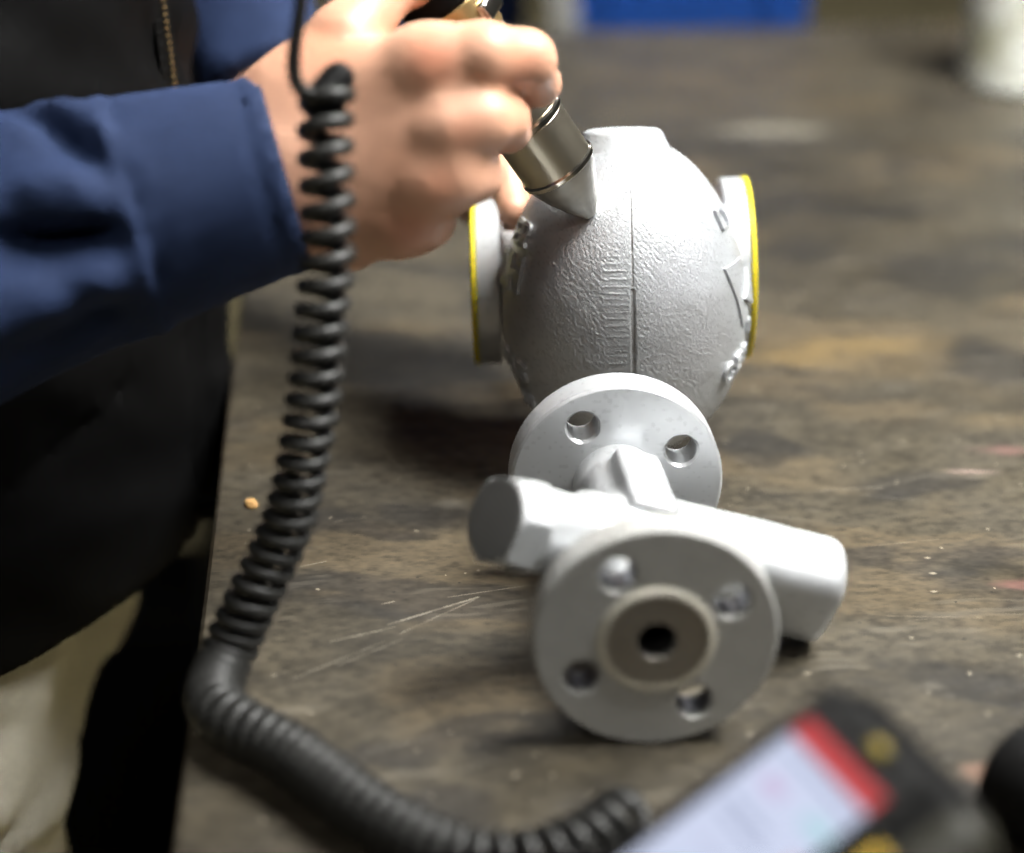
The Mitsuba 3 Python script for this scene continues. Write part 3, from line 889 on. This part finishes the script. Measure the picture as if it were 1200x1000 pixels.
for kk in range(0, len(zp), 3):
    for s in (0,):
        teeth.append(moved(box, mat4(TF, TS, (0, 0, 1), zp[kk] + TF * .0006 + TS * s * .0005 + np.array([0, 0, .00055 * s]))))
obj("person__vest__zip_teeth", cat(*teeth), "mat_brass", False, label="brass coloured zip teeth", kind="stuff")
TOG = np.array([*TC, 0]) + TF * .165 + TS * .03 + np.array([0, 0, -.045])
tg_ = lathe([(.004, 0), (.0062, .002), (.0066, .008), (.0062, .014), (.004, .016)], 24)
obj("person__vest__toggle", moved(tg_, axis_frame(TOG, TF, (0, 0, 1))), "mat_black_plastic")


def trousers(p):
    hipR, kneeR, footR = np.array([-.365, .86, -.06]), np.array([-.335, .85, -.44]), np.array([-.40, .86, -.86])
    hipL, kneeL, footL = np.array([-.47, 1.05, -.06]), np.array([-.50, 1.08, -.44]), np.array([-.52, 1.08, -.86])
    d = smin(cone(p, hipR, kneeR, .128, .088), cone(p, kneeR, footR, .088, .07), .03)
    d = np.minimum(d, smin(cone(p, hipL, kneeL, .118, .085), cone(p, kneeL, footL, .085, .07), .03))
    d = smin(d, torso(p, -.055, -.16, .02), .04)
    d = d + .020 * (meshkit.fbm(np.stack([p[:, 0] * 8, p[:, 1] * 8, p[:, 2] * 24 + p[:, 0] * 20], 1), 3, 21) - .5)
    f1 = np.abs(p[:, 2] + .165 - .35 * (p[:, 0] + .25))
    f2 = np.abs(p[:, 2] + .215 - .75 * (p[:, 0] + .22))
    d = d + .010 * np.exp(-(f1 / .007) ** 2) * (p[:, 1] < .9) + .006 * np.exp(-(f2 / .008) ** 2) * (p[:, 1] < .9)
    return smax(d, -.855 - p[:, 2], .004)


obj("person__trousers", nets(trousers, (-.68, .66, -.90), (-.10, 1.30, .05), .0085), "mat_beige_cloth", True, label="beige work trousers")
for i, (x, y) in enumerate(((-.36, .855), (-.48, 1.075))):
    sh = m3.Manifold.batch_hull([m3.Manifold.sphere(r, 24).translate(c) for r, c in ((.045, (-.06, 0, .045)), (.05, (.0, 0, .05)), (.04, (.12, 0, .04)), (.03, (.17, 0, .03)), (.05, (-.04, 0, .09)))]) ^ m3.Manifold.cube((1, 1, .2), True).translate((0, 0, .1))
    obj("person__shoe" + (f"_{i:03d}" if i else ""), moved(sh, mat4((.96, -.28, 0), (.28, .96, 0), (0, 0, 1), (x, y, -.884))), "mat_black_rubber", 40)

# ------------------------------------------------------------------ coiled cable
path = [(384, 108, .742, 10.8, 10.0), (382, 200, .744, 11.0, 10.3), (384, 290, .750, 11.0, 9.9), (376, 380, .757, 11.0, 9.3), (371, 440, .761, 11.0, 8.9), (362, 500, .766, 11.0, 8.6),
        (351, 560, .772, 10.8, 8.4), (338, 610, .778, 11.0, 8.2), (316, 660, .784, 11.2, 8.0), (294, 706, .788, 11.4, 7.8), (264, 772, .792, 11.8, 7.0)]
tabl = [(253, 827), (331, 878), (402, 929), (480, 978), (545, 1005), (610, 1010), (665, 997), (712, 970), (738, 948)]
pts = [np.r_[at(a, b, c), r / 1000 * 1.02, pt / 1000] for a, b, c, r, pt in path]
for k, (a, b) in enumerate(tabl):
    r, pt = (.0120, .0076 if k < 1 else .0069) if k < 5 else (.0120, .0085)
    g = ground(a, b, .0135)
    pts.append(np.r_[g, .0136, r, pt])
ctr, L = spline(pts, 1400)
tn = np.gradient(ctr[:, :3], axis=0)
tn /= np.linalg.norm(tn, axis=1, keepdims=True)
n0 = unit(np.cross(tn[0], [0, 1, 0]))
N = []
for k in range(len(ctr)):
    n0 = unit(n0 - tn[k] * np.dot(n0, tn[k]))
    N.append(n0)
N = np.array(N)
B = np.cross(tn, N)
turn = np.r_[0, np.cumsum(L / (len(ctr) - 1) / ctr[:-1, 4])]
per = 22
ph = np.arange(0, turn[-1], 1 / per)
si = np.interp(ph, turn, np.arange(len(ctr)))
get = lambda A: np.stack([np.interp(si, np.arange(len(ctr)), A[:, k]) for k in range(A.shape[1])], 1)
c_, N_, B_ = get(ctr), get(N), get(B)
hr = c_[:, 3:4] - .0031
hel = c_[:, :3] + hr * (np.cos(2 * np.pi * ph)[:, None] * N_ + np.sin(2 * np.pi * ph)[:, None] * B_)
hel[:, 2] = np.maximum(hel[:, 2], np.where(hel[:, 0] > -.135, .0036, -9))
tail, _ = spline([hel[-1], hel[-1] + np.array([.010, -.012, .004]), at(775, 1010, .66) + np.array([0, 0, -.02]), np.array([.075, .55, .010]), np.array([.10, .50, .006])], 60)
obj("coiled_cable__coil", tube(hel, .0031, 9), "mat_cable", True)
obj("coiled_cable__end_lead", tube(tail, .0026, 9), "mat_cable", True)
tailcap = TIP + TOOL_D * .240
lead, _ = spline([tailcap - TOOL_D * .01, tailcap + TOOL_D * .03 + np.array([-.01, -.01, 0]), at(372, -190, .70), at(357, -60, .715), at(352, 10, .722), at(344, 70, .728), at(352, 104, .733), at(380, 112, .738), at(392, 106, .742)], 160)
obj("coiled_cable__lead", tube(lead, .0027, 10), "mat_cable", True)
ferr = m3.Manifold.batch_hull([m3.Manifold.sphere(r, 20).translate(tuple(at(*c))) for r, c in ((.0064, (396, 92, .744)), (.0058, (372, 118, .740)), (.0066, (380, 132, .744)))])
obj("coiled_cable__strain_relief", ferr, "mat_black_rubber", 60)
tag("coiled_cable", "black coiled cable hanging from the marking pen onto the workbench", "cable")

# ------------------------------------------------------------------ handheld terminal (front right)
SA = at(950, 842, .582)
SB, SCn = at(1040, 937, .565), at(748, 1000, .565)
XU = unit(SB - SA)
YV = unit((SA - SCn) - XU * np.dot(SA - SCn, XU))
ZN = np.cross(XU, YV)
if ZN[2] < 0:
    ZN = -ZN
SW = float(np.linalg.norm(SB - SA))
HM = mat4(XU, YV, ZN, SA)               # origin: the screen's upper left corner, x across, y up the device, z out of the screen


def hm(m):
    m = moved(m, HM)
    return m


ht = "handheld_terminal__"
obj(ht + "case", hm(rbox(SW + .032, .165, .024, .009, 20).translate((SW / 2 + .012, -.062, -.0135))), "mat_black_plastic", 50)
obj(ht + "bezel", hm(rbox(SW + .010, .122, .003, .0014, 10).translate((SW / 2, -.047, -.0010))), "mat_black_rubber", 40)
obj(ht + "bumper", hm(m3.Manifold.batch_hull([m3.Manifold.sphere(r, 24).translate(c) for r, c in ((.013, (SW + .020, .008, -.012)), (.014, (SW + .026, -.012, -.013)), (.012, (SW + .022, -.030, -.013)), (.012, (SW + .020, -.060, -.013)), (.012, (SW + .016, -.14, -.014)))])), "mat_olive_rubber", 60)
obj(ht + "scan_head", hm(m3.Manifold.batch_hull([m3.Manifold.sphere(r, 24).translate(c) for r, c in ((.010, (.004, .016, -.020)), (.010, (SW + .012, .016, -.020)), (.009, (.010, .006, -.016)), (.012, (SW + .020, -.002, -.022)))])), "mat_black_plastic", 60)
obj(ht + "yellow_key", hm(rbox(.0060, .0050, .004, .0016, 10).translate((SW - .013, .0085, .0005))), "mat_amber_key", 40, label="small yellow button above the screen")
obj(ht + "side_key", hm(rbox(.007, .030, .008, .003, 10).translate((SW + .0120, -.026, .0010))), "mat_amber_side", 40, label="yellow side key")
obj(ht + "grip", hm(m3.Manifold.batch_hull([m3.Manifold.sphere(r, 20).translate(c) for r, c in ((.016, (SW / 2, -.03, -.030)), (.015, (SW / 2, -.055, -.030)), (.014, (SW / 2 - .004, -.03, -.0640)), (.014, (SW / 2 - .004, -.05, -.060)))])), "mat_black_rubber", 60)


def scr(x0, y0, x1, y1, z):
    return hm(trimesh.Trimesh([[x0, y0, z], [x1, y0, z], [x1, y1, z], [x0, y1, z]], [[0, 1, 2], [0, 2, 3]], process=False))


def lum(col):
    return {"type": "area", "radiance": col}


def screen_fn(p, n, uv):
    w = [p.x - float(SA[0]), p.y - float(SA[1]), p.z - float(SA[2])]
    x = w[0] * float(XU[0]) + w[1] * float(XU[1]) + w[2] * float(XU[2])
    y = w[0] * float(YV[0]) + w[1] * float(YV[1]) + w[2] * float(YV[2])
    c = mi.Color3f(0.56, 0.61, 0.78)
    for cx, cy, rx, ry, col in ((.010, -.023, .004, .003, (.55, .47, .66)), (.028, -.022, .005, .003, (.42, .62, .70)), (.020, -.050, .012, .0025, (.52, .56, .72)), (.018, -.062, .012, .0025, (.52, .56, .72)), (.021, -.0125, .018, .0008, (.30, .34, .48)), (.012, -.0345, .008, .0010, (.34, .38, .52)), (.014, -.0395, .010, .0010, (.36, .40, .54)), (.034, -.0370, .004, .004, (.62, .36, .36))):
        inside = dr.select((dr.abs(x - cx) < rx) & (dr.abs(y - cy) < ry), 1.0, 0.0)
        c = mix(c, col, inside)
    return c


BAR = .0078
scene[ht + "screen"] = mikit.ply(scr(0, -.105, SW, -BAR - .0003, .0010), "mat_black_plastic", False, uv=np.array([[0, 0], [1, 0], [1, 1], [0, 1]]), emitter={"type": "area", "radiance": proc(screen_fn)})
scene[ht + "screen__header_bar"] = mikit.ply(scr(0, -BAR, SW, 0, .0010), "mat_black_plastic", False, emitter={"type": "area", "radiance": rgb(.50, .050, .055)})
labels[ht + "screen"] = {"label": "lit pale lilac screen"}
labels[ht + "screen__header_bar"] = {"label": "red header bar across the top of the screen"}
tag("handheld_terminal", "black handheld terminal with lit pale screen and red header bar", "handheld terminal")

# a torch beside the terminal, cut by the picture's edge
TO = at(1182, 985, .655)
TO[2] = .021
tm_ = axis_frame(np.array([.196, .575, .0215]), unit((.55, -.80, .02)), (0, 0, 1))
obj("torch__head", moved(lathe([(.0150, -.022), (.0200, -.021), (.0212, -.018), (.0212, .004), (.0170, .016), (.0150, .020)], 48), tm_), "mat_black_rubber", 40)
obj("torch__lens", moved(lathe([(.0001, -.0226), (.0140, -.0223), (.0146, -.0218)], 40), tm_), "mat_grey_steel", 40)
obj("torch__band", moved(lathe([(.0150, .019), (.0176, .020), (.0176, .027), (.0150, .028)], 40), tm_), "mat_yellow_plastic", 40, label="yellow band round the handle")
obj("torch__handle", moved(lathe([(.0146, .026), (.0152, .030), (.0152, .120), (.0120, .126)], 40), tm_), "mat_black_rubber", 40)
tag("torch", "black torch with a yellow band, right of the handheld terminal at the picture's edge", "torch")

# ------------------------------------------------------------------ things at and beyond the far end, small things
wm = trimesh.creation.icosphere(subdivisions=2, radius=1.0)
wm.vertices *= (1 + .5 * (meshkit.noise(wm.vertices * 1.7, 9) - .5))[:, None]
wm.vertices *= [.0030, .0045, .0016]
g = ground(295, 593)
wm.apply_transform(trimesh.transformations.rotation_matrix(.5, (0, 0, 1)))
wm.apply_translation((g[0], g[1], .0014))
obj("wood_chip", wm, "mat_wood_chip", False, "tiny orange wood chip lying on the workbench beside the coiled cable", "wood chip")
CX, CYY = .437, 1.645
can = lathe([(.046, .0005), (.0505, .004), (.0505, .150), (.047, .163), (.030, .176), (.022, .182), (.022, .186)], 72)
obj("white_bottle__body", moved(can, mat4((1, 0, 0), (0, 1, 0), (0, 0, 1), (CX, CYY, 0))), "mat_white_plastic", 40)
obj("white_bottle__cap", moved(lathe([(.021, .185), (.024, .187), (.024, .207), (.022, .210)], 48), mat4((1, 0, 0), (0, 1, 0), (0, 0, 1), (CX, CYY, 0))), "mat_black_plastic", 40)
tag("white_bottle", "dull white plastic bottle standing at the far right end of the workbench", "bottle")


def tote(key, x, y, w, d, z0, h, mat, lab):
    o = rbox(w, d, h, .012, 12) - rbox(w - .012, d - .012, h, .010, 12).translate((0, 0, .008))
    obj(key + "__bin_body", o.translate((x, y, z0 + h / 2)), mat, 40)
    rim = rbox(w + .022, d + .022, .022, .006, 10) - m3.Manifold.cube((w - .014, d - .014, .05), True)
    obj(key + "__rim", rim.translate((x, y, z0 + h)), mat, 40)
    for i, s in enumerate((-1, 1)):
        obj(key + "__rib" + (f"_{i:03d}" if i else ""), rbox(.014, .012, h * .8, .003, 8).translate((x + s * w * .33, y - d / 2 - .003, z0 + h * .45)), mat, 40)
    tag(key, lab, "storage bin")


tote("blue_bin", .192, 2.28, .255, .40, -.28, .50, "mat_blue_plastic", "bright blue plastic storage bin beyond the far end of the workbench")
tote("shaded_blue_bin", -.10, 2.52, .24, .40, -.28, .50, "mat_shaded_blue_plastic", "blue plastic storage bin left of the bright one, shade put into its dark colour")  # darker copy of the bin blue, painted as if in shade
obj("bin_stand__shelf", rbox(.86, .82, .02, .004, 8).translate((.06, 2.42, -.291)), "mat_dark_steel")
for i, (x, y) in enumerate(((-.35, 2.03), (.47, 2.03), (-.35, 2.81), (.47, 2.81))):
    obj("bin_stand__leg" + (f"_{i:03d}" if i else ""), rbox(.035, .035, .599, .004, 8).translate((x, y, -.6005)), "mat_dark_steel")
post = rbox(.030, .030, .62, .004, 8).rotate((0, -9, 0)).translate((.045, 2.055, .03))
obj("bin_stand__post", post, "mat_grey_steel", label="light grey slanted post")
tag("bin_stand", "steel stand carrying the two blue bins beyond the workbench", "stand")
